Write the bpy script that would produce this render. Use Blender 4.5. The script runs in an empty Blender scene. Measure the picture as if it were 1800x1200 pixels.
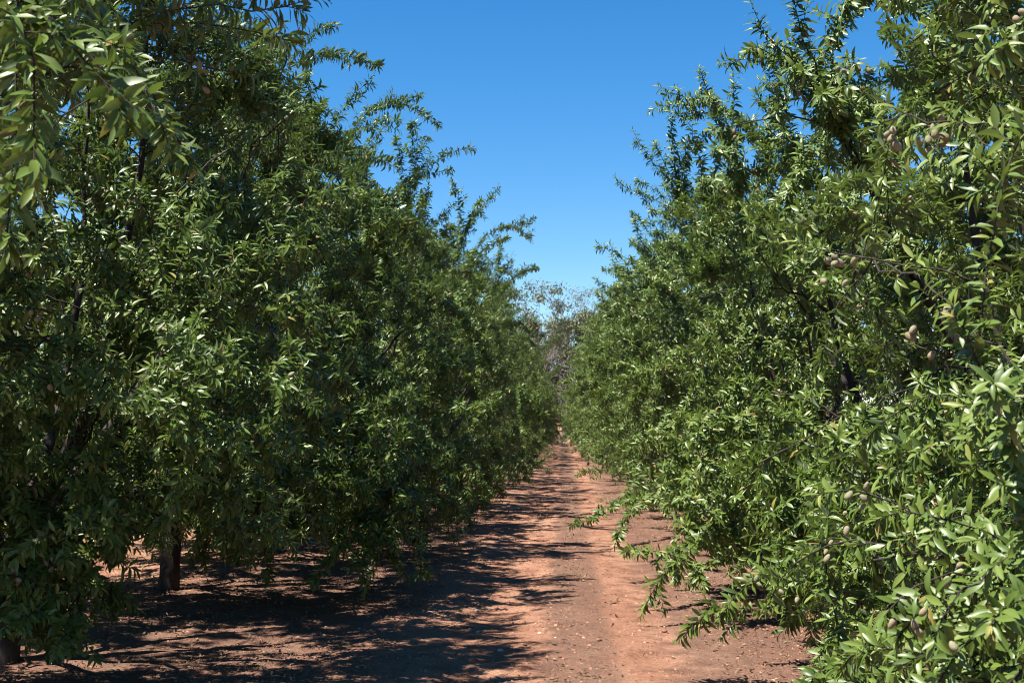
import bpy, math, random
import numpy as np

R = math.radians
C = bpy.context.scene.collection
rng = np.random.default_rng(7)

# ------------------------------------------------------------------ helpers
def nrm(v):
    return v / np.maximum(np.linalg.norm(v, axis=-1, keepdims=True), 1e-9)

def hash3(i, j, k, s):
    h = (i * 374761393 + j * 668265263 + k * 2147483647 + s * 144269504) & 0xffffffff
    h = ((h ^ (h >> 13)) * 1274126177) & 0xffffffff
    h = (h ^ (h >> 16)) & 0xffffffff
    return h / 4294967295.0

def vnoise(p, s=0):
    """value noise in -1..1 for points (N,3)"""
    p = np.asarray(p, float)
    f = np.floor(p); q = p - f; q = q * q * (3 - 2 * q)
    i = f.astype(np.int64)
    out = 0
    for a in (0, 1):
        for b in (0, 1):
            for c in (0, 1):
                w = (q[:, 0] if a else 1 - q[:, 0]) * (q[:, 1] if b else 1 - q[:, 1]) * (q[:, 2] if c else 1 - q[:, 2])
                out = out + w * hash3(i[:, 0] + a, i[:, 1] + b, i[:, 2] + c, s)
    return out * 2 - 1

def mesh_from(name, V, faces, mat, smooth=True, attr=None):
    """V (N,3); faces: list of int arrays (n,k), each a block of k-gons"""
    me = bpy.data.meshes.new(name)
    V = np.ascontiguousarray(V, np.float32)
    faces = [np.asarray(f, np.int32) for f in faces if len(f)]
    me.vertices.add(len(V)); me.vertices.foreach_set('co', V.ravel())
    li = np.concatenate([f.ravel() for f in faces])
    cnt = np.concatenate([np.full(len(f), f.shape[1], np.int32) for f in faces])
    st = np.concatenate([[0], np.cumsum(cnt)[:-1]]).astype(np.int32)
    me.loops.add(len(li)); me.loops.foreach_set('vertex_index', li)
    me.polygons.add(len(cnt)); me.polygons.foreach_set('loop_start', st)
    me.polygons.foreach_set('use_smooth', np.full(len(cnt), smooth, bool))
    if attr is not None:
        a = me.attributes.new('tint', 'FLOAT', 'POINT')
        a.data.foreach_set('value', np.ascontiguousarray(attr, np.float32))
    me.update(calc_edges=True)
    me.materials.append(mat)
    return me

def obj(name, me, parent=None):
    o = bpy.data.objects.new(name, me); C.objects.link(o)
    if parent is not None: o.parent = parent
    return o

def tag(o, label=None, cat=None, group=None, kind=None):
    if label: o['label'] = label
    if cat: o['category'] = cat
    if group: o['group'] = group
    if kind: o['kind'] = kind
    return o

def tubes(P, Rd, S):
    """P (N,K,3), Rd (N,K) -> verts, quads of N tubes with S sides"""
    N, K, _ = P.shape
    T = np.empty_like(P); T[:, 1:-1] = P[:, 2:] - P[:, :-2]; T[:, 0] = P[:, 1] - P[:, 0]; T[:, -1] = P[:, -1] - P[:, -2]
    T = nrm(T)
    ref = np.where(np.abs(T[:, :1, 2:3]) > .85, np.array([1., 0, 0]), np.array([0., 0, 1]))
    A = nrm(np.cross(np.broadcast_to(ref, T.shape), T)); B = np.cross(T, A)
    ang = np.arange(S) * 2 * math.pi / S
    V = P[:, :, None, :] + Rd[:, :, None, None] * (A[:, :, None, :] * np.cos(ang)[None, None, :, None] + B[:, :, None, :] * np.sin(ang)[None, None, :, None])
    n, k, s = np.meshgrid(np.arange(N), np.arange(K - 1), np.arange(S), indexing='ij')
    b = (n * K + k) * S; s2 = (s + 1) % S
    F = np.stack([b + s, b + s2, b + S + s2, b + S + s], -1).reshape(-1, 4)
    return V.reshape(-1, 3), F

class Soup:
    def __init__(s): s.V = []; s.F = []; s.A = []; s.n = 0
    def add(s, V, faces, A=None):
        s.V.append(V); s.A.append(np.zeros(len(V)) if A is None else A)
        for f in faces: s.F.append(f + s.n)
        s.n += len(V)
    def mesh(s, name, mat, smooth=True):
        by = {}
        for f in s.F: by.setdefault(f.shape[1], []).append(f)
        return mesh_from(name, np.concatenate(s.V), [np.concatenate(v) for v in by.values()], mat, smooth, np.concatenate(s.A))

# leaf templates: t along, u across (-1..1)
def leaf_template(lod):
    if lod == 0:
        ts = [.10, .30, .58, .82]; ws = [.40, .90, 1.0, .58]
    elif lod == 1:
        ts = [.22, .62]; ws = [.72, 1.0]
    else:
        return np.array([[0, 0], [.48, -1], [.48, 1], [1, 0]], float), [np.array([[0, 1, 3], [0, 3, 2]])]
    v = [[0, 0]]
    for t, w in zip(ts, ws): v += [[t, -w], [t, 0], [t, w]]
    v += [[1, 0]]
    tri = [[0, 1, 2], [0, 2, 3]]; quad = []
    for i in range(len(ts) - 1):
        a = 1 + 3 * i
        quad += [[a, a + 3, a + 4, a + 1], [a + 1, a + 4, a + 5, a + 2]]
    e = 1 + 3 * (len(ts) - 1); tip = len(v) - 1
    tri += [[e, tip, e + 1], [e + 1, tip, e + 2]]
    return np.array(v, float), [np.array(tri), np.array(quad)]

def leaves(soup, P, D, N, L, W, curl, tint, lod):
    tv, tf = leaf_template(lod)
    D = nrm(D); N = nrm(N - D * (N * D).sum(-1, keepdims=True)); S = np.cross(N, D)
    t = tv[:, 0]; u = tv[:, 1]
    n = len(P)
    # droop along the blade, V-fold across the midrib, slight wave
    drop = -(t ** 2)[None] * curl[:, None] * L[:, None]
    fold = (np.abs(u) * np.random.default_rng(n).uniform(.12, .6, (n, 1))) * W[:, None]
    wave = (np.sin(t * 7)[None] * np.sign(u)[None]) * np.random.default_rng(n + 1).uniform(-.22, .22, (n, 1)) * W[:, None]
    V = (P[:, None] + D[:, None] * (t[None] * L[:, None])[..., None] + S[:, None] * (u[None] * W[:, None])[..., None]
         + N[:, None] * (drop + fold + wave)[..., None])
    m = len(t)
    off = (np.arange(n) * m)[:, None, None]
    soup.add(V.reshape(-1, 3), [(f[None] + off).reshape(-1, f.shape[1]) for f in tf], np.repeat(tint, m))

# ------------------------------------------------------------------ materials
def new_mat(name):
    m = bpy.data.materials.new(name); m.use_nodes = True
    nt = m.node_tree; nt.nodes.clear()
    return m, nt, nt.nodes.new, nt.links.new

def ramp(nt, fac, stops):
    r = nt.nodes.new('ShaderNodeValToRGB')
    while len(r.color_ramp.elements) < len(stops): r.color_ramp.elements.new(.5)
    for e, (p, c) in zip(r.color_ramp.elements, stops):
        e.position = p; e.color = (*c, 1)
    nt.links.new(fac, r.inputs[0]); return r.outputs[0]

def mixc(nt, fac, a, b, mode='MIX'):
    m = nt.nodes.new('ShaderNodeMix'); m.data_type = 'RGBA'; m.blend_type = mode
    for s, v in ((0, fac), (6, a), (7, b)):
        if isinstance(v, (float, int)): m.inputs[s].default_value = v
        elif isinstance(v, tuple): m.inputs[s].default_value = (*v, 1)
        else: nt.links.new(v, m.inputs[s])
    return m.outputs[2]

def math_node(nt, op, a, b=None, clamp=False):
    m = nt.nodes.new('ShaderNodeMath'); m.operation = op; m.use_clamp = clamp
    for i, v in enumerate((a, b)):
        if v is None: continue
        if isinstance(v, (float, int)): m.inputs[i].default_value = v
        else: nt.links.new(v, m.inputs[i])
    return m.outputs[0]

def noise(nt, scale, detail=3, vec=None, rough=.55):
    n = nt.nodes.new('ShaderNodeTexNoise'); n.inputs['Scale'].default_value = scale
    n.inputs['Detail'].default_value = detail; n.inputs['Roughness'].default_value = rough
    if vec is not None: nt.links.new(vec, n.inputs['Vector'])
    return n.outputs['Fac']

def leaf_mat(name, stops, under, trans=.22, rough=.42, spec=.42, tcol=(.16, .26, .03)):
    m, nt, N, L = new_mat(name)
    at = N('ShaderNodeAttribute'); at.attribute_name = 'tint'
    top = ramp(nt, at.outputs['Fac'], stops)
    geo = N('ShaderNodeNewGeometry')
    col = mixc(nt, geo.outputs['Backfacing'], top, under)
    p = N('ShaderNodeBsdfPrincipled'); L(col, p.inputs['Base Color'])
    p.inputs['Roughness'].default_value = rough; p.inputs['Specular IOR Level'].default_value = spec
    tr = N('ShaderNodeBsdfTranslucent'); tc = mixc(nt, .55, top, tcol); L(tc, tr.inputs[0])
    mx = N('ShaderNodeMixShader'); mx.inputs[0].default_value = trans
    L(p.outputs[0], mx.inputs[1]); L(tr.outputs[0], mx.inputs[2])
    o = N('ShaderNodeOutputMaterial'); L(mx.outputs[0], o.inputs[0])
    return m

ALMOND_LEAF = leaf_mat('almond_leaf', [(0, (.046, .082, .014)), (.40, (.090, .142, .023)), (.75, (.145, .192, .036)), (.92, (.205, .225, .05)), (.97, (.26, .21, .055)), (1, (.20, .11, .045))], (.14, .18, .085))
GUM_LEAF = leaf_mat('gum_leaf', [(0, (.08, .11, .065)), (.6, (.12, .15, .09)), (1, (.19, .19, .11))], (.12, .14, .09), trans=.15)
SCRUB_LEAF = leaf_mat('scrub_leaf', [(0, (.09, .115, .055)), (.5, (.14, .165, .08)), (1, (.22, .21, .12))], (.10, .09, .06), trans=.12, rough=.6)
GRASS = leaf_mat('weed_grass', [(0, (.10, .14, .03)), (.6, (.19, .21, .05)), (1, (.30, .25, .09))], (.16, .18, .05), trans=.2, rough=.6)
DRY_LEAF = leaf_mat('dry_leaf', [(0, (.10, .062, .04)), (.5, (.15, .095, .058)), (1, (.21, .14, .085))], (.24, .16, .10), trans=.08, rough=.75, spec=.25, tcol=(.2, .12, .05))

def bark_mat(name, a, b, c):
    m, nt, N, L = new_mat(name)
    tc = N('ShaderNodeTexCoord'); mp = N('ShaderNodeMapping'); L(tc.outputs['Object'], mp.inputs[0]); mp.inputs['Scale'].default_value = (1, 1, .35)
    n1 = noise(nt, 26, 5, mp.outputs[0]); n2 = noise(nt, 6, 3, mp.outputs[0])
    col = ramp(nt, n1, [(.3, a), (.6, b), (.8, c)]); col = mixc(nt, math_node(nt, 'MULTIPLY', n2, .5), col, a)
    p = N('ShaderNodeBsdfPrincipled'); L(col, p.inputs['Base Color']); p.inputs['Roughness'].default_value = .85; p.inputs['Specular IOR Level'].default_value = .25
    bp = N('ShaderNodeBump'); bp.inputs['Strength'].default_value = .8; bp.inputs['Distance'].default_value = .02; L(n1, bp.inputs['Height']); L(bp.outputs[0], p.inputs['Normal'])
    o = N('ShaderNodeOutputMaterial'); L(p.outputs[0], o.inputs[0]); return m

BARK = bark_mat('almond_bark', (.022, .017, .015), (.055, .043, .037), (.12, .10, .085))
TWIG_GREY = bark_mat('dead_wood', (.15, .13, .135), (.24, .21, .215), (.33, .30, .30))
GUM_BARK = bark_mat('gum_bark', (.12, .10, .085), (.2, .17, .15), (.3, .27, .24))

def hull_mat():
    m, nt, N, L = new_mat('almond_hull')
    oi = N('ShaderNodeObjectInfo'); tc = N('ShaderNodeTexCoord')
    at = N('ShaderNodeAttribute'); at.attribute_name = 'tint'
    rnd = math_node(nt, 'FRACT', math_node(nt, 'ADD', oi.outputs['Random'], at.outputs['Fac']))
    col = ramp(nt, rnd, [(0, (.17, .175, .09)), (.35, (.22, .20, .12)), (.65, (.22, .175, .105)), (.85, (.18, .105, .055)), (1, (.15, .155, .075))])
    n1 = noise(nt, 55, 4, tc.outputs['Object']); col = mixc(nt, ramp(nt, n1, [(.5, (0, 0, 0)), (.75, (.7, .7, .7))]), col, (.17, .12, .09))
    p = N('ShaderNodeBsdfPrincipled'); L(col, p.inputs['Base Color']); p.inputs['Roughness'].default_value = .8
    p.inputs['Sheen Weight'].default_value = .06; p.inputs['Specular IOR Level'].default_value = .25
    bp = N('ShaderNodeBump'); bp.inputs['Strength'].default_value = .4; bp.inputs['Distance'].default_value = .004; L(noise(nt, 180, 3, tc.outputs['Object']), bp.inputs['Height']); L(bp.outputs[0], p.inputs['Normal'])
    o = N('ShaderNodeOutputMaterial'); L(p.outputs[0], o.inputs[0]); return m
HULL = hull_mat()

def stone_mat(name, stops):
    m, nt, N, L = new_mat(name)
    tc = N('ShaderNodeTexCoord'); at = N('ShaderNodeAttribute'); at.attribute_name = 'tint'
    n = noise(nt, 40, 5, tc.outputs['Object'])
    col = ramp(nt, at.outputs['Fac'], stops); col = mixc(nt, ramp(nt, n, [(.45, (0, 0, 0)), (.7, (.6, .6, .6))]), col, (.30, .16, .09))
    p = N('ShaderNodeBsdfPrincipled'); L(col, p.inputs['Base Color']); p.inputs['Roughness'].default_value = .9; p.inputs['Specular IOR Level'].default_value = .2
    bp = N('ShaderNodeBump'); bp.inputs['Distance'].default_value = .006; bp.inputs['Strength'].default_value = .6; L(n, bp.inputs['Height']); L(bp.outputs[0], p.inputs['Normal'])
    o = N('ShaderNodeOutputMaterial'); L(p.outputs[0], o.inputs[0]); return m
GRAVEL = stone_mat('soil_gravel', [(0, (.16, .07, .045)), (.5, (.28, .14, .085)), (.85, (.36, .20, .13)), (1, (.36, .25, .18))])
PALE_STONE = stone_mat('pale_stone', [(0, (.58, .50, .42)), (1, (.62, .55, .47))])
DARK_CLOD = stone_mat('dark_clod', [(0, (.15, .07, .05)), (1, (.2, .1, .07))])

def soil_mat():
    m, nt, N, L = new_mat('red_soil')
    geo = N('ShaderNodeNewGeometry'); pos = geo.outputs['Position']
    sep = N('ShaderNodeSeparateXYZ'); L(pos, sep.inputs[0])
    st = N('ShaderNodeMapping'); L(pos, st.inputs[0]); st.inputs['Scale'].default_value = (1.6, .35, 1)
    big = noise(nt, .9, 4, st.outputs[0]); mid = noise(nt, 3.5, 5, pos, .65); fine = noise(nt, 38, 4, pos, .7); grit = noise(nt, 150, 2, pos, .7)
    col = ramp(nt, big, [(.30, (.255, .128, .081)), (.5, (.34, .181, .117)), (.7, (.41, .237, .156))])
    col = mixc(nt, ramp(nt, mid, [(.42, (0, 0, 0)), (.68, (.75, .75, .75))]), col, (.165, .075, .048))
    # darker debris: strip along the middle of the track, along both rows, patchy
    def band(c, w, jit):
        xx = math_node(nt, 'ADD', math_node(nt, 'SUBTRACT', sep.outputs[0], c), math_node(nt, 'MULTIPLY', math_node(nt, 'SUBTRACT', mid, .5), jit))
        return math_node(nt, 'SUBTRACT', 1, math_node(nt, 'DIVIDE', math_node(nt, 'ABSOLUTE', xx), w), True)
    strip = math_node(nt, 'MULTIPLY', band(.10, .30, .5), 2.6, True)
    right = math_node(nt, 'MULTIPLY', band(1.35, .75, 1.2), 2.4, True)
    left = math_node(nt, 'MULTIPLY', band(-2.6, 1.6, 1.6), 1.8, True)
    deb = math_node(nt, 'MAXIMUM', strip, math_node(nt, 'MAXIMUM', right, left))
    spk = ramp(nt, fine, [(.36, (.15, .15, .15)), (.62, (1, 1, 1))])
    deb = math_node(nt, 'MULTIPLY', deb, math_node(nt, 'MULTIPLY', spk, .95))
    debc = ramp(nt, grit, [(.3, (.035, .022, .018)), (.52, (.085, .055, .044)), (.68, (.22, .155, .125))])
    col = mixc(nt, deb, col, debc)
    col = mixc(nt, .6, col, ramp(nt, fine, [(.36, (.27, .23, .22)), (.5, (.5, .5, .5)), (.66, (.70, .68, .66))]), 'OVERLAY')
    col = mixc(nt, .75, col, ramp(nt, grit, [(.36, (.22, .20, .20)), (.5, (.5, .5, .5)), (.64, (.80, .77, .74))]), 'OVERLAY')
    p = N('ShaderNodeBsdfPrincipled'); L(col, p.inputs['Base Color']); p.inputs['Roughness'].default_value = .95; p.inputs['Specular IOR Level'].default_value = .12
    h = math_node(nt, 'ADD', math_node(nt, 'MULTIPLY', fine, .6), math_node(nt, 'MULTIPLY', grit, .4))
    bp = N('ShaderNodeBump'); bp.inputs['Strength'].default_value = 1.0; bp.inputs['Distance'].default_value = .035; L(h, bp.inputs['Height']); L(bp.outputs[0], p.inputs['Normal'])
    o = N('ShaderNodeOutputMaterial'); L(p.outputs[0], o.inputs[0]); return m
SOIL = soil_mat()

# ------------------------------------------------------------------ camera
CAM_H = 1.6
F_PX = 2400.0
cam_d = bpy.data.cameras.new('camera'); cam = bpy.data.objects.new('camera', cam_d); C.objects.link(cam)
cam.location = (0, 0, CAM_H)
cam.rotation_euler = (R(90 + 3.36), 0, R(2.15))
cam_d.sensor_width = 36; cam_d.lens = 48; cam_d.clip_start = .05; cam_d.clip_end = 3000
cam_d.dof.use_dof = True; cam_d.dof.focus_distance = 13; cam_d.dof.aperture_fstop = 11
bpy.context.scene.camera = cam
_M = np.array(cam.rotation_euler.to_matrix())
def at(px, py, Y):
    """the world point at depth Y that the photograph's pixel (px, py) shows"""
    d = _M @ np.array([(px - 900) / F_PX, (600 - py) / F_PX, -1.0])
    return np.array([0, 0, CAM_H]) + d * (Y / d[1])
def at_ground(px, py):
    d = _M @ np.array([(px - 900) / F_PX, (600 - py) / F_PX, -1.0])
    return np.array([0, 0, CAM_H]) + d * (-CAM_H / d[2])

# ------------------------------------------------------------------ ground
def ground_z(x, y):
    p = np.stack([x, y, np.zeros_like(x)], -1)
    z = .030 * vnoise(p * .6, 1) + .014 * vnoise(p * 2.3, 2) + .008 * vnoise(p * 7, 3) + .005 * vnoise(p * 17, 4)
    z = z - .02 * np.exp(-((x + .55) / .3) ** 2) - .02 * np.exp(-((x - .75) / .3) ** 2)      # two shallow wheel tracks
    z = z + .05 * np.exp(-((x + 3.65) / .9) ** 2) + .05 * np.exp(-((x - 3.3) / .9) ** 2)       # rows stand on low berms
    s = np.clip((y - 87) / 14, 0, 1); z = z + .75 * s * s * (3 - 2 * s)                      # bank beyond the last trees
    s = np.clip((y - 105) / 120, 0, 1); z = z + 3.0 * s * s
    return z
def spread(a, b, st, lo, hi, g):
    c = list(np.arange(a, b, st)); s = st; v = c[-1]
    while v < hi: s *= g; v += s; c.append(v)
    s = st; v = a; pre = []
    while v > lo: s *= g; v -= s; pre.append(v)
    return np.array(pre[::-1] + c)
xs = spread(-6.5, 3, .05, -700, 700, 1.16); ys = spread(7, 26, .05, -60, 1500, 1.05)
GX, GY = np.meshgrid(xs, ys, indexing='ij')
gz = ground_z(GX.ravel(), GY.ravel())
nx, ny = GX.shape
ii, jj = np.meshgrid(np.arange(nx - 1), np.arange(ny - 1), indexing='ij'); b = (ii * ny + jj).ravel()
g = obj('ground', mesh_from('ground', np.stack([GX.ravel(), GY.ravel(), gz], -1), [np.stack([b, b + ny, b + ny + 1, b + 1], -1)], SOIL))
tag(g, kind='structure')

# ------------------------------------------------------------------ tree growth
def bez(a, ta, b, k, sag=0.0):
    """curve from a (leaving along ta) to b, K points; sag bends the end down"""
    t = np.linspace(0, 1, k)[:, None]
    L = np.linalg.norm(b - a)
    c = a + ta * L * .45
    p = (1 - t) ** 2 * a + 2 * t * (1 - t) * c + t * t * b
    p[:, 2] -= sag * L * (t[:, 0] ** 2 - t[:, 0]) * -1
    return p

class Tree:
    def __init__(s, seed, R_x=2.4, R_y=2.25, z0=.35, z1=5.3, n2=56, n3=640, lod=1, lf=1.0, sprouts=26, lean=(0, 0), trunk_r=.09, leaders=(), cut=None, shoots=4, fork=.75, leafy=1.0, wob=.27, leaf_len=.080, top=.42, fill=(), hue=None):
        s.r = np.random.default_rng(seed); s.lod = lod; s.seed = seed
        s.Rx, s.Ry, s.z0, s.z1, s.wob, s.top = R_x, R_y, z0, z1, wob, top
        s.P = np.zeros((0, 3)); s.T = np.zeros((0, 3)); s.Rd = np.zeros(0); s.G = np.zeros(0, int); s.L3 = []
        s.tub = []        # (points, radii, sides, limb)
        s.sh = []         # shoots: base, dir, length, limb, kind
        s.lf, s.leafy, s.leaf_len = lf, leafy, leaf_len
        s.cut = cut; s.fill = fill; s.hue = s.r.uniform(-.07, .07) if hue is None else hue
        s.grow(n2, n3, sprouts, lean, trunk_r, leaders, shoots, fork)

    def radius(s, u, az):
        """envelope radius factor at height fraction u, azimuth az"""
        b = np.interp(u, [0, .1, .3, .6, .8, 1.0], [.82, .97, 1.0, .96, .82, s.top])
        q = np.stack([np.cos(az) * 1.7, np.sin(az) * 1.7, u * 4.5], -1) + s.seed * 3.1
        return b * (1 + s.wob * vnoise(q, 5) + s.wob * .6 * vnoise(q * 2.3, 6))

    def put(s, P, r0, r1, limb, sides, node=True):
        k = len(P); rad = np.linspace(r0, r1, k)
        s.tub.append((P, rad, sides, limb))
        if node:
            T = nrm(np.gradient(P, axis=0))
            s.P = np.vstack([s.P, P]); s.T = np.vstack([s.T, T]); s.Rd = np.r_[s.Rd, rad]; s.G = np.r_[s.G, np.full(k, limb)]

    def attach(s, t, w=.55, lo=.08):
        v = t - s.P; d = np.linalg.norm(v, axis=1) + 1e-6
        cs = (v * s.T).sum(1) / d
        cost = d * (1 + w * (1 - cs)) + (d < lo) * 9 + np.maximum(0, s.P[:, 2] - t[2]) * .25
        return int(np.argmin(cost))

    def branch(s, t, k, rmax, rend, sides, w=.55, sag=0., lo=.08):
        i = s.attach(t, w, lo)
        a, ta, limb = s.P[i], s.T[i], s.G[i]
        d = nrm(t - a)
        t0 = nrm(ta * .5 + d * .7 + np.array([0, 0, .25 + (.35 if lo > .3 else 0)]) + s.r.normal(0, .12, 3))
        P = bez(a, t0, t, k, sag)
        P[1:-1] += s.r.normal(0, .012 * np.linalg.norm(t - a), (k - 2, 3))
        r0 = min(rmax, s.Rd[i] * .72)
        s.put(P, r0, rend, limb, sides)
        return P, limb

    def shoot(s, b, d, L, limb, kind=.0105): s.sh.append((b, d, L, limb, kind))

    def clothe(s, P, limb, n, lo=.4, Lr=(.08, .22), up=.2):
        """side shoots and an end shoot along a branch"""
        r = s.r; k = len(P); T = nrm(np.gradient(P, axis=0))
        low = np.interp(P[-1, 2], [1.2, 2.2], [1, 0])
        for j in range(n):
            f = r.uniform(lo, .97) * (k - 1); i = int(f); p = P[i] + (P[min(i + 1, k - 1)] - P[i]) * (f - i)
            q = nrm(np.cross(T[i], r.normal(0, 1, 3)))
            a = r.uniform(.6, 1.15)
            d = T[i] * math.cos(a) + q * math.sin(a); d[2] += up - .35 * low
            s.shoot(p, nrm(d), r.uniform(*Lr), limb)
        d = T[-1].copy(); d[2] += up * .6 - .3 * low
        s.shoot(P[-1], nrm(d), r.uniform(*Lr) * 1.1, limb)

    def sleeve(s, P, limb, lo, sp):
        k = len(P)
        for i in range(int(lo * (k - 1)), k - 1):
            v = P[i + 1] - P[i]; L = float(np.linalg.norm(v)); s.sh.append((P[i], v / L, L, limb, -sp))
        s.shoot(P[-1], nrm(P[-1] - P[-2] - np.array([0, 0, .02])), s.r.uniform(.07, .13), limb, .0052)

    def grow(s, n2, n3, sprouts, lean, tr, leaders, shoots, fork):
        r = s.r
        top = np.array([lean[0], lean[1], fork])
        tp = bez(np.array([0, 0, -.06]), np.array([0, 0, 1.]), top, 9); tp[2:-1, :2] += r.normal(0, .012, (6, 2))
        rad = np.interp(np.linspace(0, 1, 9), [0, .12, .3, 1], [tr * 1.4, tr * 1.12, tr, tr * .95])
        s.trunk = (tp, rad)
        nl = 6; a0 = r.uniform(0, 6.28)
        for i in range(nl):
            az = a0 + i * 2 * math.pi / nl + r.normal(0, .2)
            u = .86 if i % 2 else .6
            rr = s.radius(np.array([u]), np.array([az]))[0] * (.62 if i % 2 else .85)
            t = np.array([math.cos(az) * s.Rx * rr, math.sin(az) * s.Ry * rr, s.z0 + u * (s.z1 - s.z0)]) + np.r_[lean, 0]
            out = np.array([math.cos(az), math.sin(az), 1.15])
            P = bez(top - np.array([0, 0, r.uniform(.02, .15)]), nrm(out), t, 18)
            P[2:-1] += np.cumsum(r.normal(0, .012, (15, 3)), 0)
            s.put(P, tr * .62, .005, i, 6); s.clothe(P[9:], i, 9, lo=.35); s.clothe(P[14:], i, 5, lo=.1)
        # stratified targets, outer shell favoured
        def targets(n, shell):
            u = (np.arange(n) + r.uniform(0, 1, n)) / n; u = u[r.permutation(n)]
            az = r.uniform(0, 2 * math.pi, n)
            rf = s.radius(u, az) * r.uniform(0.1, 1, n) ** shell
            T = np.stack([np.cos(az) * s.Rx * rf + lean[0], np.sin(az) * s.Ry * rf + lean[1], s.z0 + u * (s.z1 - s.z0)], -1)
            return T[np.argsort(np.linalg.norm(T - top, axis=1))]
        for t in targets(n2, .55):
            P, l = s.branch(t, 12, .03, .006, 5, .6, sag=.12 if t[2] < 1.6 else 0)
            for _ in range(4):
                i = r.integers(2, 12); d = nrm(r.normal(0, 1, 3) + np.array([0, 0, .3])); s.shoot(P[i], d, r.uniform(.05, .1), l, 1)
        m = int(n3 * .74); cen = targets(max(30, n3 // 10), .36)
        cl = cen[r.integers(0, len(cen), m)] + r.normal(0, 1, (m, 3)) * np.array([.18, .18, .15])
        T3 = np.vstack([cl, targets(n3 - m, .42)]); T3 = T3[np.argsort(np.linalg.norm(T3 - top, axis=1))]
        for t in T3:
            if s.cut is not None and s.cut(t): continue
            P, l = s.branch(t, 7, .009, .003, 4, .5, sag=.15 if t[2] < 1.4 else .04)
            s.L3.append((P, l)); s.sleeve(P, l, .3, .0115); s.clothe(P, l, shoots - 1)
        for n, lo, hi in s.fill:
            for t in r.uniform(lo, hi, (n, 3)):
                P, l = s.branch(t, 7, .009, .003, 4, .5, sag=.12)
                s.L3.append((P, l)); s.sleeve(P, l, .3, .0115); s.clothe(P, l, shoots - 1)
        # shoots standing proud of the crown
        for _ in range(sprouts):
            u = r.uniform(.55, 1) ; az = r.uniform(0, 6.28); rf = s.radius(np.array([u]), np.array([az]))[0] * r.uniform(.7, 1.0)
            b = np.array([math.cos(az) * s.Rx * rf + lean[0], math.sin(az) * s.Ry * rf + lean[1], s.z0 + u * (s.z1 - s.z0)])
            d = nrm(np.array([math.cos(az) * .8, math.sin(az) * .8, r.uniform(.1, 1.1)]))
            if s.cut is not None and s.cut(b): continue
            s.leader(b + d * r.uniform(.35, .75))
        for t in leaders: s.leader(*t) if isinstance(t, tuple) else s.leader(t)

    def leader(s, t, dense=1.0, sag=.0):
        i = s.attach(t, .5, .7); L = np.linalg.norm(t - s.P[i]); k = max(8, int(L / .09))
        P, l = s.branch(t, k, .012, .003, 4, .5, sag=sag, lo=.7)
        s.L3.append((P, l))
        if dense > .4:
            s.sleeve(P, l, .12, .0062)
            s.clothe(P, l, int(dense * max(3, L / .14)), lo=.15, Lr=(.07, .2), up=.25)
        else: s.clothe(P, l, 4, lo=.2, Lr=(.06, .15))

    # ---- meshes
    def build(s, root):
        r = s.r
        V, F = tubes(s.trunk[0][None], s.trunk[1][None], 14)
        V[:, :2] *= (1 + .10 * vnoise(V * 5 + s.seed, 8)[:, None])
        tm = Soup(); tm.add(V, [F]); trunk = obj('trunk', tm.mesh('trunk', BARK), root)
        # shoots -> stems and leaves
        b = np.array([x[0] for x in s.sh]); d = np.array([x[1] for x in s.sh]); L = np.array([x[2] for x in s.sh]); lim = np.array([x[3] for x in s.sh]); kd = np.array([x[4] for x in s.sh])
        n = len(b); t = np.linspace(0, 1, 5)
        bend = np.where(kd < 0, 0, np.where(b[:, 2] > 2, r.normal(-.15, .25, n), -.25))
        P = b[:, None] + d[:, None] * (t[None] * L[:, None])[..., None]
        P[:, :, 2] += (t ** 2)[None] * (bend * L)[:, None]
        lims = {i: Soup() for i in range(6)}
        for p, rad, sides, l in s.tub:
            v, f = tubes(p[None], rad[None], sides); lims[int(l)].add(v, [f])
        for l in range(6):
            m = (lim == l) & (kd > 0)
            if m.any():
                v, f = tubes(P[m], np.broadcast_to(np.linspace(.0028, .0012, 5), (m.sum(), 5)), 3); lims[l].add(v, [f])
            if lims[l].n: obj('limb', lims[l].mesh('limb', BARK), trunk)
        # leaves round every shoot
        per = np.maximum(np.where(kd < 0, 1, 5), (L / np.abs(kd) * s.leafy + r.uniform(0, 1, n)).astype(int)); per = np.where(kd == 1, 7, per); slv = kd < 0
        idx = np.repeat(np.arange(n), per); j = np.arange(len(idx)) - np.repeat(np.cumsum(per) - per, per)
        f = (j + r.uniform(.2, 1, len(idx))) / per[idx]; f = .05 + .95 * f ** .75
        f = np.where(slv[idx], r.uniform(0, 1, len(idx)), f)
        f = np.where(kd[idx] == 1, r.uniform(.5, 1, len(idx)), f)
        bb = b[idx] + d[idx] * (f * L[idx])[:, None]; bb[:, 2] += f ** 2 * (bend * L)[idx]
        T = d[idx].copy(); T[:, 2] += 2 * f * bend[idx]; T = nrm(T)
        ref = np.where(np.abs(T[:, 2:3]) > .9, np.array([1., 0, 0]), np.array([0, 0, 1.])); A = nrm(np.cross(ref, T)); B = np.cross(T, A)
        ph = j * 2.399 + idx * 1.7 + r.normal(0, .25, len(idx))
        rad = A * np.cos(ph)[:, None] + B * np.sin(ph)[:, None]
        ang = np.interp(f, [0, .7, 1], [1.3, 1.1, .6]) + r.normal(0, .18, len(idx)); ang = np.where(slv[idx], r.normal(1.2, .2, len(idx)), ang)
        D = T * np.cos(ang)[:, None] + rad * np.sin(ang)[:, None]
        D[:, 2] -= r.uniform(-.1, .42, len(idx)); D = nrm(D)
        outw = bb.copy(); outw[:, 2] = 0; outw = nrm(outw)
        N = T * .35 + np.array([0, 0, .8]) + outw * .68 + r.normal(0, .27, D.shape)
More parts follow.
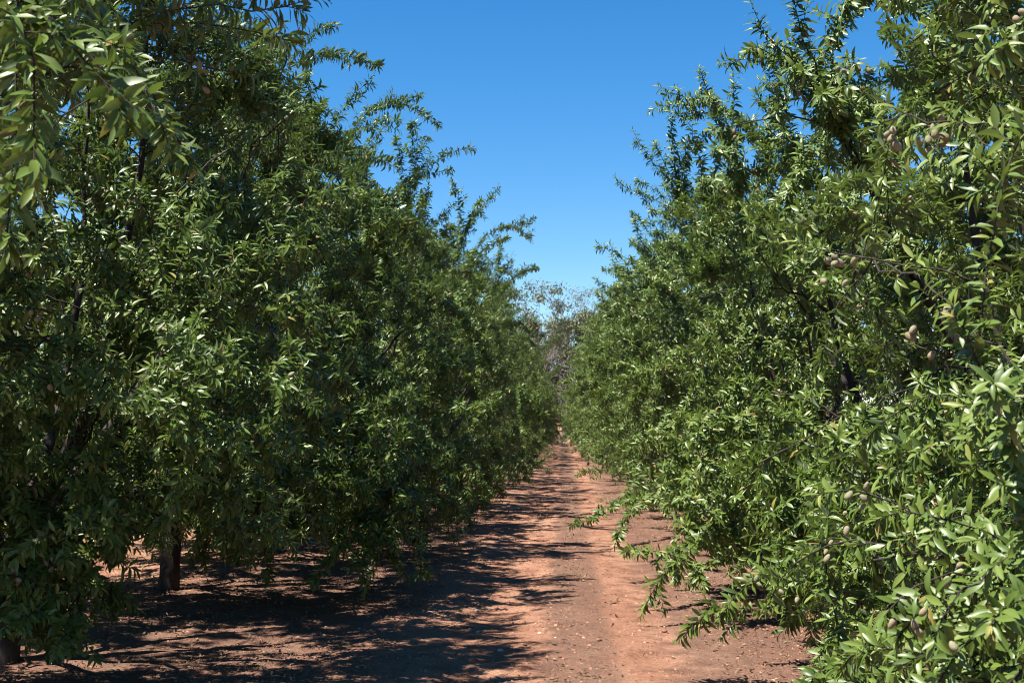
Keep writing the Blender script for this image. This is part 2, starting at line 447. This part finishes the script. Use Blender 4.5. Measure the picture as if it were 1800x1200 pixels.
        ll = s.leaf_len * s.lf * r.uniform(.62, 1.3, len(idx)) * np.where(slv[idx], 1, np.interp(f, [0, .2, .8, 1], [.85, 1, 1, .75]))
        ww = ll * r.uniform(.115, .165, len(idx))
        tint = np.clip(.40 + s.hue + np.where(slv[idx], -.03, .2 * (f - .6)) + r.normal(0, .17, len(idx)) + .12 * vnoise(bb * .9, 3), 0, .92)
        tint = np.where(r.uniform(0, 1, len(idx)) < .018, r.uniform(.95, 1, len(idx)), tint)
        sp = Soup(); leaves(sp, bb, D, N, ll, ww, r.uniform(-.05, .55, len(idx)), tint, s.lod)
        obj('crown', sp.mesh('crown', ALMOND_LEAF), root)
        s.nleaf = len(idx)

# almonds --------------------------------------------------------------
def hull_verts():
    V = []; F = []; nu, nv = 12, 8
    for i in range(nv + 1):
        th = math.pi * i / nv; z = -math.cos(th)
        for k in range(nu):
            a = 2 * math.pi * k / nu; rr = math.sin(th) * (1 - .18 * z)
            sut = 1 - .10 * max(0, 1 - abs(a - math.pi) / .5)
            V.append((rr * math.cos(a) * .72 * sut, rr * math.sin(a) * .58, z * (1.0 if z < .5 else 1.06)))
    for i in range(nv):
        for k in range(nu): F.append((i * nu + k, i * nu + (k + 1) % nu, (i + 1) * nu + (k + 1) % nu, (i + 1) * nu + k))
    return np.array(V), np.array(F)
HV, HF = hull_verts()
HULL_MESH = mesh_from('almond', HV * .018, [HF], HULL, True, np.zeros(len(HV)))
def rotmat(e):
    cx, sx, cy, sy, cz, sz = math.cos(e[0]), math.sin(e[0]), math.cos(e[1]), math.sin(e[1]), math.cos(e[2]), math.sin(e[2])
    X = np.array([[1, 0, 0], [0, cx, -sx], [0, sx, cx]]); Y = np.array([[cy, 0, sy], [0, 1, 0], [-sy, 0, cy]]); Z = np.array([[cz, -sz, 0], [sz, cz, 0], [0, 0, 1]])
    return Z @ Y @ X
CAMP = np.array([0, 0, CAM_H])
def add_almonds(t, root, origin, n_single, n_rest, face=None, hang=()):
    """clusters of hulls on the outer branches; the nearest ones in view as parts, the others as one"""
    r = t.r; spots = []
    order = r.permutation(len(t.L3))
    need = n_single + n_rest
    for c, k in hang:
        for _ in range(k): spots.append(c + r.normal(0, 1, 3) * np.array([.034, .034, .045]))
    nh = len(spots)
    for q in order:
        P, l = t.L3[q]
        base = P[r.integers(len(P) // 2, len(P))]
        out = base + origin
        u = base[:2] / max(np.linalg.norm(base[:2]), .1)
        if np.linalg.norm(base[:2]) < t.Rx * .62 and base[2] < t.z1 * .75: continue
        if face is not None and u @ face < -.25: continue
        for _ in range(r.integers(1, 7)):
            spots.append(base + r.normal(0, .032, 3) + np.array([0, 0, -.02]))
        if len(spots) >= need: break
    spots = np.array(spots)
    W = spots + origin
    q = (W - CAMP) @ _M; inside = (np.abs(q[:, 0] / -q[:, 2]) < .375) & (np.abs(q[:, 1] / -q[:, 2]) < .25) & (q[:, 2] < 0)
    key = np.linalg.norm(W - CAMP, axis=1) + 100 * ~inside
    key[:nh] = -1; o = np.argsort(key); first = o[:n_single]; rest = o[n_single:need]
    for i in first:
        a = obj('almond', HULL_MESH, root); a.location = spots[i]; a.rotation_euler = (r.uniform(-.9, .9) + math.pi * r.integers(0, 2), r.uniform(-.9, .9), r.uniform(0, 6.28))
        k = r.uniform(.8, 1.12); a.scale = (k, k, k)
    if len(rest):
        sp = Soup()
        for i in rest: sp.add(HV @ rotmat(r.uniform(0, 6.28, 3)).T * .018 * r.uniform(.8, 1.12) + spots[i], [HF], np.full(len(HV), r.uniform()))
        tag(obj('almond', sp.mesh('almond_rest', HULL), root), kind='stuff')

def tree_root(x, y, label, group):
    o = bpy.data.objects.new('almond_tree', None); C.objects.link(o); o.empty_display_size = .2
    o.location = (x, y, float(ground_z(np.array([x]), np.array([y]))[0]))
    return tag(o, label, 'almond tree', group)

LX, RX = -3.65, 3.35
GL, GR = 'almond trees in the left row', 'almond trees in the right row'
def near_tree(x, y, seed, label, group, pts=(), singles=0, rest=100, nuts=(), **kw):
    root = tree_root(x, y, label, group); o = np.array(root.location)
    lead = []
    for p in pts:
        w = at(*p[:3]) - o
        lead.append((w, *p[3:]))
    hang = [(at(*p[:3]) - o, p[3]) for p in nuts]; lead += [(h + np.array([0, 0, .05]), .35) for h, _ in hang]
    cut = kw.pop('cutw', None)
    if cut: kw['cut'] = lambda t, c=cut: c(t + o)
    kw['fill'] = [(n, np.array(lo) - o, np.array(hi) - o) for n, lo, hi in kw.pop('fillw', ())]
    t = Tree(seed, leaders=lead, **kw); t.build(root)
    f = CAMP[:2] + np.array([0, 4.]) - o[:2]
    add_almonds(t, root, o, singles, rest, f / np.linalg.norm(f), hang)
    return root
SP = 3.72
# left row, nearest first
near_tree(LX, 4.7, 11, 'almond tree at upper left corner, leaves largest and blurred', GL,
          [(500, 12, 5.0, .6), (470, 60, 5.2, .6), (180, 140, 3.3), (60, 190, 3.2), (310, 240, 4.3), (20, 320, 3.4, .5), (270, 190, 4.0)], 60, 100, nuts=[(60, 300, 3.8, 2), (165, 140, 3.5, 2), (375, 145, 5, 2)], R_x=2.0, R_y=2.0, z0=2.75, z1=5.3, lod=0, hue=-.02, n3=430, sprouts=4, lf=.92, cutw=lambda p: p[0] > -1.55)
near_tree(LX, 8.9, 12, 'almond tree in dark shade at the left edge, drooping low beside the black trunk', GL,
          [(490, 70, 8.6), (445, 85, 8.2), (120, 1060, 8.4), (60, 1000, 7.6), (330, 760, 7.2), (30, 1080, 8), (20, 1000, 8), (150, 960, 8.4), (90, 1110, 8)], 80, 700, lod=0, z0=.95, z1=5.15, top=.45, lf=.84, hue=-.07, n3=1060, fillw=[(120, (-3.7, 6.7, 1.0), (-1.6, 8.3, 2.8)), (60, (-3.8, 6.9, 1.0), (-2.9, 7.9, 2.6)), (100, (-3.9, 7.0, .45), (-2.6, 8.2, 1.2)), (40, (-3.0, 7.6, .9), (-1.7, 9.6, 1.5))], sprouts=12, cutw=lambda p: p[0] > -1.4 - max(0, p[2] - 3.0) * .6)
near_tree(LX, 12.6, 13, 'almond tree whose black trunk stands clear of the ground at lower left', GL,
          [(562, 50, 12.2), (575, 100, 12.4), (650, 110, 12.8), (640, 150, 12.8), (540, 140, 12.3), (745, 985, 11.6), (700, 985, 11.6), (800, 890, 13.2), (560, 1005, 11), (470, 990, 11.4), (640, 1000, 11.2), (420, 960, 11.6), (780, 930, 13)], 60, 650, lod=1, z0=.7, z1=4.8, top=.4, hue=-.06, n3=980, fillw=[(90, (-2.6, 10.9, .6), (-1.35, 13.2, 2.0)), (80, (-4.3, 10.7, .85), (-2.6, 12.1, 1.8)), (90, (-3.4, 11.0, .5), (-1.4, 13.6, 1.3)), (60, (-5.6, 11.5, .6), (-4.2, 13.6, 1.6))], sprouts=14, cutw=lambda p: p[0] > -1.25 - max(0, p[2] - 3.3) * .65)
near_tree(LX + .08, 16.4, 14, 'almond tree behind the black trunk, its own trunk a dim shape hidden by hanging leaves', GL,
          [(728, 170, 15.6), (690, 215, 15.2), (762, 210, 16.2), (815, 262, 17.2), (780, 300, 17), (700, 260, 15.8), (745, 255, 16), (660, 215, 15.4), (870, 725, 16.5)], 40, 420, lod=1, z0=.5, z1=4.85, n3=820, fillw=[(130, (-4.6, 15.0, .4), (-1.2, 17.8, 1.4))], hue=-.04, sprouts=16, cutw=lambda p: p[0] > -1.1)
near_tree(LX + .2, 20.1, 15, 'almond tree with a long twig tip at mid height pointing into the track', GL,
          [(868, 340, 19.8), (840, 360, 19.4), (850, 715, 18.5), (885, 420, 20.6), (800, 330, 19.5), (825, 395, 19.6)], 20, 420, lod=1, z1=4.85, fillw=[(120, (-4.4, 18.6, .35), (-1.1, 21.5, 1.4))], sprouts=16, cutw=lambda p: p[0] > -1.05)
near_tree(LX + .35, 23.8, 16, 'almond tree with the two branch tips standing lowest against open sky on the left skyline', GL,
          [(928, 388, 23.5), (925, 412, 23.8), (895, 460, 23), (938, 470, 26), (880, 440, 23)], 0, 250, lod=1, z1=4.85, R_x=2.5)
# right row
near_tree(RX, 5.5, 21, 'almond tree at the right edge with the largest glossy leaves and grey almonds', GR,
          [(1775, 1060, 3.4), (1640, 1060, 3.9), (1760, 700, 3.4), (1700, 590, 3.6), (1650, 160, 5.0), (1780, 60, 4.2), (1790, 250, 3.8), (1500, 1150, 4.6), (1440, 1180, 5.4), (1600, 900, 4.2), (1690, 1140, 3.6)], 100, 420, lod=0, R_y=1.95, z0=.35, z1=5.4, nuts=[(1650, 575, 3.7, 6), (1610, 1062, 3.8, 5), (1510, 890, 4.6, 5), (1560, 240, 4.4, 5), (1375, 1035, 6, 3), (1660, 1115, 3.5, 3), (1470, 470, 4.9, 2)], R_x=2.3, lf=.8, hue=.07, n3=800, fillw=[(230, (1.15, 3.6, .3), (2.5, 7.2, 1.6))], cutw=lambda p: p[1] < 3.4 or p[0] < 1.02 + max(0, .9 - p[2]) * .55)
near_tree(RX + .1, 8.8, 22, 'almond tree with the bare dark boughs against sky at upper right', GR,
          [(1400, 20, 8.4), (1350, 65, 8.4), (1345, 90, 8.6), (1410, 130, 8.2), (1455, 165, 8.0), (1235, 1085, 8.6), (1290, 1050, 8.0), (1480, 20, 8.0)], 90, 420, lod=0, z0=.4, z1=5.8, R_x=2.2, n3=560, hue=.06, fillw=[(150, (1.3, 6.8, .35), (2.5, 10, 1.7))], sprouts=8, nuts=[(1400, 150, 8.2, 3), (1500, 130, 7.5, 5), (1290, 235, 8.6, 2)], top=.32, cutw=lambda p: p[0] < 1.05 + max(0, p[2] - 3) * .45 + max(0, .9 - p[2]) * .5)
near_tree(RX, 12.5, 23, 'almond tree with upright drooping plumes left of the bare dark boughs', GR,
          [(1238, 145, 12.2), (1290, 160, 12.2), (1345, 100, 11.4), (1255, 180, 12), (1310, 215, 12.0), (1340, 180, 11.2), (1275, 235, 12.3), (1390, 150, 11.6), (1370, 215, 11.2), (1430, 100, 11.4), (1150, 1035, 10.9), (1115, 965, 11.8), (1200, 990, 10.8)], 60, 420, lod=1, z1=4.75, R_x=2.3, hue=.05, n3=680, fillw=[(120, (1.0, 10.5, .3), (2.3, 13.5, 1.6))], sprouts=14, cutw=lambda p: p[0] < .98 + max(0, p[2] - 3.6) * .5)
near_tree(RX - .15, 16.2, 24, 'almond tree with a column of bushy shoots topping the right skyline', GR,
          [(1185, 165, 14.8), (1172, 185, 15), (1128, 258, 15.6), (1160, 270, 15.4), (1215, 200, 15), (1240, 240, 15), (1205, 265, 15.2), (1235, 300, 15.2), (1270, 270, 15), (1180, 330, 15.4), (1090, 930, 14), (1180, 220, 15)], 40, 420, lod=1, z1=4.6, hue=.06, sprouts=14, cutw=lambda p: p[0] < .75 + max(0, p[2] - 1.8) * .22)
near_tree(RX - .3, 19.9, 25, 'almond tree with two long level twigs reaching left into the sky', GR,
          [(1098, 328, 18.6), (1130, 322, 18.9), (1117, 392, 19.2), (1150, 370, 19.4), (1170, 310, 19), (1195, 350, 19), (1160, 410, 19), (1190, 390, 19), (1025, 915, 17.4)], 20, 420, lod=1, z1=4.55, sprouts=14, cutw=lambda p: p[0] < .7 + max(0, p[2] - 1.8) * .25)
near_tree(RX - .42, 23.6, 26, 'almond tree with one thin upright sprout at the foot of the right skyline', GR,
          [(1113, 425, 23, .7), (1085, 470, 23.4), (1060, 500, 25), (1140, 440, 23), (1020, 830, 23)], 0, 250, lod=1, z1=4.9, cutw=lambda p: p[0] < .65 + max(0, p[2] - 1.8) * .25)

# further down the rows: three grown trees, copied
def copy_tree(src, x, y, rz, sc, label, group):
    r0 = src.copy(); C.objects.link(r0); r0.location = (x, y, float(ground_z(np.array([x]), np.array([y]))[0])); r0.rotation_euler = (0, 0, rz); r0.scale = sc
    tag(r0, label, 'almond tree', group)
    for ch in list(src.children):
        c = ch.copy(); C.objects.link(c); c.parent = r0
        for g2 in list(ch.children):
            e = g2.copy(); C.objects.link(e); e.parent = c
    return r0
ORD = ['seventh', 'eighth', 'ninth', 'tenth', 'eleventh', 'twelfth']
protos = []
rr = random.Random(5)
def far_label(side, k):
    if k < 6: return f'almond tree {ORD[k]} from the camera in the {side} row, crown closed against its neighbours'
    return f'small looking almond tree merging into the far end of the {side} row'
for k in range(17):
    y = 27.4 + SP * k
    for side, xx, grp in (('left', LX + .5, GL), ('right', RX - .5, GR)):
        far = k >= 6
        grp2 = grp if not far else f'almond trees merging at the far end of the {side} row'
        x = xx + rr.uniform(-.1, .1) + (.025 if side == 'left' else -.02) * max(0, k - 4)
        if len(protos) < 4:
            root = tree_root(x, y, far_label(side, k), grp2)
            t = Tree(40 + len(protos), lod=2, n3=540, z1=5.0 + .1 * len(protos), R_x=2.5, sprouts=24, lf=1.1, leafy=.85); t.build(root)
            add_almonds(t, root, np.array(root.location), 0, 160, None)
            protos.append(root)
        else:
            s = rr.uniform(.92, 1.06)
            copy_tree(protos[rr.randrange(4)], x, y + rr.uniform(-.2, .2), rr.choice((0, math.pi)) + rr.uniform(-.25, .25), (1.0, 1.0, s), far_label(side, k), grp2)
# next row over on the left (and right), glimpsed under and between the crowns
for k in range(13):
    copy_tree(protos[k % 4], -10.6 + rr.uniform(-.15, .15), 10.5 + SP * k, rr.uniform(0, 6.28), (1, 1, rr.uniform(.95, 1.08)),
              'almond tree of the next row, glimpsed beyond the sunlit strip left of the black trunk', 'almond trees of the next row beyond the left row')
for k in range(5):
    copy_tree(protos[(k + 1) % 4], 10.2, 17.5 + SP * k, rr.uniform(0, 6.28), (1, 1, 1),
              'almond tree of the next row, glimpsed through gaps in the right row', 'almond trees of the next row beyond the right row')

# ------------------------------------------------------------------ far end: bush, dry scrub, gum trees
def wild_tree(name, cat, label, base, h, rx, ry, seed, n2, n3, leafm, woodm, z0f=.35, leaf=.12, nleaf=16, clump=.45, tr=.16, leaders=(), top=.6, droop=.3):
    root = bpy.data.objects.new(name, None); C.objects.link(root)
    root.location = (base[0], base[1], float(ground_z(np.array([base[0]]), np.array([base[1]]))[0])); tag(root, label, cat)
    r = np.random.default_rng(seed)
    class W(Tree):
        pass
    t = Tree.__new__(Tree); t.r = r; t.lod = 2; t.seed = seed; t.Rx, t.Ry, t.z0, t.z1, t.wob, t.top = rx, ry, h * z0f, h, .28, top
    t.P = np.zeros((0, 3)); t.T = np.zeros((0, 3)); t.Rd = np.zeros(0); t.G = np.zeros(0, int); t.L3 = []; t.tub = []; t.sh = []
    t.fill = (); t.lf = 1; t.leafy = 1; t.leaf_len = leaf; t.cut = None
    t.grow(n2, n3, 0, (r.normal(0, .2), 0), tr, [(np.array(p) - np.array(root.location),) for p in leaders], 0, h * z0f * .6)
    tm = Soup(); v, f = tubes(t.trunk[0][None], t.trunk[1][None], 10); tm.add(v, [f]); trunk = obj('trunk', tm.mesh('trunk', woodm), root)
    lims = {i: Soup() for i in range(6)}
    for p, rad, sides, l in t.tub:
        v, f = tubes(p[None], np.maximum(rad[None], .012), sides); lims[int(l)].add(v, [f])
    for l in lims.values():
        if l.n: obj('limb', l.mesh('limb', woodm), trunk)
    if leafm is not None:
        E = np.array([P[-1 - r.integers(0, 2)] for P, _ in t.L3]); k = nleaf
        bb = np.repeat(E, k, 0) + r.normal(0, clump * .5, (len(E) * k, 3)) * np.array([1, 1, .75])
        D = nrm(r.normal(0, 1, bb.shape) - np.array([0, 0, droop])); n = len(bb)
        ll = leaf * r.uniform(.6, 1.4, n)
        sp = Soup(); leaves(sp, bb, D, r.normal(0, .6, bb.shape) + np.array([0, 0, .8]), ll, ll * r.uniform(.14, .24, n), r.uniform(0, .3, n), np.clip(r.normal(.45, .2, n) + .2 * np.repeat(r.normal(0, 1, len(E)), k), 0, 1), 2)
        obj('crown', sp.mesh('crown', leafm), root)
    return root
a = at(940, 760, 106); wild_tree('gum_tree', 'gum tree', 'tall open crowned gum tree rising above the left row at the end of the track', a, 11.5, 3.0, 2.8, 61, 30, 80, GUM_LEAF, GUM_BARK, .5, .24, 40, .6, .12)
a = at(1035, 760, 118); wild_tree('gum_tree', 'gum tree', 'pale thin leaved gum tree showing twigs against the sky between the rows', a, 12.3, 2.8, 2.6, 62, 40, 150, SCRUB_LEAF, TWIG_GREY, .4, .16, 26, .7, .1)
a = at(1010, 700, 99); wild_tree('dead_shrub', 'shrub', 'leafless grey mauve shrub in the gap at the end of the track', (a[0], 99), 5.2, 1.6, 1.4, 63, 60, 420, None, TWIG_GREY, .12, tr=.06, top=.7)
a = at(990, 700, 101); wild_tree('dead_shrub', 'shrub', 'taller bare lilac grey shrub standing behind the leafless one', (a[0], 102.5), 6.2, 1.7, 1.4, 64, 60, 420, None, TWIG_GREY, .2, tr=.07, top=.6)
for i, (px, Y, h, lab) in enumerate([(1075, 112, 9.8, 'brownish green scrub tree closing the gap, half hidden by the right row'), (1020, 116, 9.6, 'brownish green scrub tree with a flat green top in the middle of the gap'), (960, 118, 9.4, 'brownish green scrub tree closing the gap, half hidden by the left row')]):
    a = at(px, 700, Y); wild_tree('scrub_tree', 'scrub tree', lab, (a[0], Y), h, 2.6, 2.2, 70 + i, 50, 420, SCRUB_LEAF, GUM_BARK, .08, .22, 70, .6, .12, top=.75)
a = at(975, 770, 90); wild_tree('bush', 'bush', 'small olive bush standing on the bank at the end of the track', (a[0], 90), .75, .55, .5, 81, 20, 90, SCRUB_LEAF, GUM_BARK, .1, .09, 22, .16, .03, top=.7)
a = at(945, 770, 92); wild_tree('bush', 'bush', 'pale rounded bush on the orange bank left of the track end', (a[0] - .3, 93), 1.1, .9, .8, 82, 20, 90, GUM_LEAF, GUM_BARK, .1, .11, 26, .22, .03, top=.7)

# ------------------------------------------------------------------ things lying on the ground
def scatter(n, ylo, yhi, xlo, xhi, seed, dens=None):
    r = np.random.default_rng(seed); y = ylo * (yhi / ylo) ** r.uniform(0, 1, n); x = r.uniform(xlo, xhi, n)
    if dens is not None:
        k = r.uniform(0, 1, n) < dens(x, y); x, y = x[k], y[k]
    return np.stack([x, y, ground_z(x, y)], -1), r
def litter_density(x, y):
    d = .05 + .7 * np.exp(-((x - .12) / .3) ** 2) + .8 * (x < -1.2) + .6 * (x > .95)
    return np.clip(d * (.6 + .6 * vnoise(np.stack([x, y * .6, x * 0], -1) * 1.7, 9)), 0, 1)
P, r = scatter(70000, 7.2, 42, -7, 3.6, 91, litter_density); n = len(P)
D = nrm(np.stack([r.normal(0, 1, n), r.normal(0, 1, n), r.normal(0, .22, n)], -1)); ll = r.uniform(.014, .046, n)
sp = Soup(); P[:, 2] += .006 + .005 * r.uniform(0, 1, n)
leaves(sp, P, D, np.array([0, 0, 1.]) + r.normal(0, .35, (n, 3)), ll, ll * r.uniform(.15, .26, n), r.uniform(-.5, .4, n), r.uniform(0, 1, n), 1)
tag(obj('leaf_litter', sp.mesh('leaf_litter', DRY_LEAF)), kind='stuff')
OV = np.array([[1, 0, 0], [-1, 0, 0], [0, 1, 0], [0, -1, 0], [0, 0, 1], [0, 0, -1], [.6, .6, .5], [-.6, -.6, .5]], float)
OF = np.array([[4, 0, 6], [4, 6, 2], [6, 0, 2], [4, 2, 1], [4, 1, 7], [4, 7, 3], [7, 1, 3], [4, 3, 0], [5, 2, 0], [5, 1, 2], [5, 3, 1], [5, 0, 3]])
P, r = scatter(38000, 7.2, 40, -6.5, 3, 92); n = len(P)
sz = .0035 + .013 * r.uniform(0, 1, n) ** 3; ang = r.uniform(0, 6.28, n)
ca, sa = np.cos(ang), np.sin(ang); V = OV[None] * (sz[:, None, None] * r.uniform(.6, 1.2, (n, 1, 3))) * (1 + r.normal(0, .15, (n, 8, 1)))
V = np.stack([V[..., 0] * ca[:, None] - V[..., 1] * sa[:, None], V[..., 0] * sa[:, None] + V[..., 1] * ca[:, None], V[..., 2] * .8], -1) + P[:, None]
sp = Soup(); sp.add(V.reshape(-1, 3), [(OF[None] + (np.arange(n) * 8)[:, None, None]).reshape(-1, 3)], np.repeat(r.uniform(0, 1, n) ** 1.5, 8))
tag(obj('gravel', sp.mesh('gravel', GRAVEL, False)), kind='stuff')
# sparse green weeds along the right side of the track and under the left row
def weed_density(x, y):
    q = np.exp(-((x - .95) / .35) ** 2 - ((y - 30) / 7) ** 2) + .5 * np.exp(-((x + .9) / .4) ** 2 - ((y - 24) / 3) ** 2) + .35 * np.exp(-((x + 5.2) / .7) ** 2)
    return np.clip(q * (.4 + 1.1 * vnoise(np.stack([x, y, x * 0], -1) * 1.3, 12)), 0, 1)
P, r = scatter(26000, 14, 48, -7, 2.2, 93, weed_density); n = len(P)
D = nrm(np.stack([r.normal(0, .6, n), r.normal(0, .6, n), r.uniform(.2, 1, n)], -1)); ll = r.uniform(.03, .085, n)
sp = Soup(); leaves(sp, P, D, r.normal(0, 1, (n, 3)), ll, ll * .09, r.uniform(0, .5, n), r.uniform(0, 1, n), 2)
tag(obj('grass', sp.mesh('grass', GRASS)), kind='stuff')
# single stones, clods and fallen almonds one can point to
def stone_mesh(seed, sz, mat):
    import bmesh
    bm = bmesh.new(); bmesh.ops.create_icosphere(bm, subdivisions=2, radius=1)
    V = np.array([v.co for v in bm.verts]); k = 1 + .28 * vnoise(V * 1.3 + seed * 7, 2) + .12 * vnoise(V * 3.1 + seed, 3)
    for v, c in zip(bm.verts, V * k[:, None] * np.array([1.15, .85, .62]) * sz): v.co = c
    for f in bm.faces: f.smooth = True
    me = bpy.data.meshes.new('stone'); bm.to_mesh(me); bm.free(); me.materials.append(mat)
    a = me.attributes.new('tint', 'FLOAT', 'POINT'); a.data.foreach_set('value', np.full(len(V), (seed * .37) % 1, np.float32)); return me
for i, (px, py, sz, mat, name, lab) in enumerate([
    (880, 1143, .019, PALE_STONE, 'stone', 'lowest of the pale stones on the sunlit soil, at a shadow edge'),
    (840, 1108, .016, PALE_STONE, 'stone', 'pale stone on bright orange soil just left of the sunlit patch middle'),
    (948, 1117, .012, PALE_STONE, 'stone', 'small pale stone on bright orange soil, closest to the dark middle strip'),
    (838, 1072, .02, PALE_STONE, 'stone', 'pale stone lying in a broken shadow, farthest of the pale stones'),
    (976, 1125, .010, PALE_STONE, 'stone', 'tiny pale stone beside the dark middle strip of the track'),
    (1078, 1057, .022, DARK_CLOD, 'soil_clod', 'dark soil clod on the right wheel track, farther one near the hanging twig'),
    (1053, 1130, .024, DARK_CLOD, 'soil_clod', 'dark soil clod at the tip of the longest shadow on the track'),
    (1168, 1108, .02, DARK_CLOD, 'soil_clod', 'dark soil clod nearest the right row leaves')]):
    p = at_ground(px, py); o = obj(name, stone_mesh(i + 1, sz, mat)); o.location = (p[0], p[1], float(ground_z(p[:1], p[1:2])[0]) + sz * .3); o.rotation_euler = (0, 0, i * 1.3); tag(o, lab, name.replace('_', ' '))
for i, (px, py, lab) in enumerate([(568, 1150, 'fallen almond lying in shade under the left row, farther from the left edge'), (227, 1167, 'fallen pale almond lying in a sun fleck near the lower left corner')]):
    p = at_ground(px, py); o = obj('fallen_almond', HULL_MESH); o.location = (p[0], p[1], float(ground_z(p[:1], p[1:2])[0]) + .011); o.rotation_euler = (1.5, .2, i * 2.1); o.scale = (1.15,) * 3; tag(o, lab, 'almond')

# ------------------------------------------------------------------ light
SUN_E, SUN_AZ = R(65), R(28)            # azimuth: from the left, turned towards behind the camera
sv = np.array([-math.cos(SUN_E) * math.cos(SUN_AZ), -math.cos(SUN_E) * math.sin(SUN_AZ), math.sin(SUN_E)])
sd = bpy.data.lights.new('sun', 'SUN'); so = bpy.data.objects.new('sun', sd); C.objects.link(so)
sd.energy = 5.0; sd.angle = R(.5); sd.color = (1, .95, .87)
from mathutils import Vector
so.rotation_euler = Vector(-sv).to_track_quat('-Z', 'Y').to_euler()
so.location = (-20, -5, 30)
w = bpy.data.worlds.new('World'); bpy.context.scene.world = w; w.use_nodes = True
nt = w.node_tree; bg = nt.nodes['Background']
sky = nt.nodes.new('ShaderNodeTexSky'); sky.sky_type = 'NISHITA'; sky.sun_disc = False
sky.sun_elevation = SUN_E; sky.sun_rotation = math.atan2(sv[0], sv[1]); sky.altitude = 1200; sky.air_density = 1.0; sky.dust_density = .1; sky.ozone_density = 3.2
hs = nt.nodes.new('ShaderNodeHueSaturation'); hs.inputs['Saturation'].default_value = 1.37; nt.links.new(sky.outputs[0], hs.inputs['Color']); nt.links.new(hs.outputs[0], bg.inputs[0]); bg.inputs[1].default_value = .064
vs = bpy.context.scene.view_settings
vs.view_transform = 'Standard'; vs.look = 'None'; vs.exposure = 1.45; vs.gamma = 1.0
cy = bpy.context.scene.cycles
cy.pixel_filter_type = 'BLACKMAN_HARRIS'; cy.filter_width = 1.0
cy.max_bounces = 5; cy.diffuse_bounces = 1; cy.glossy_bounces = 2; cy.transmission_bounces = 4
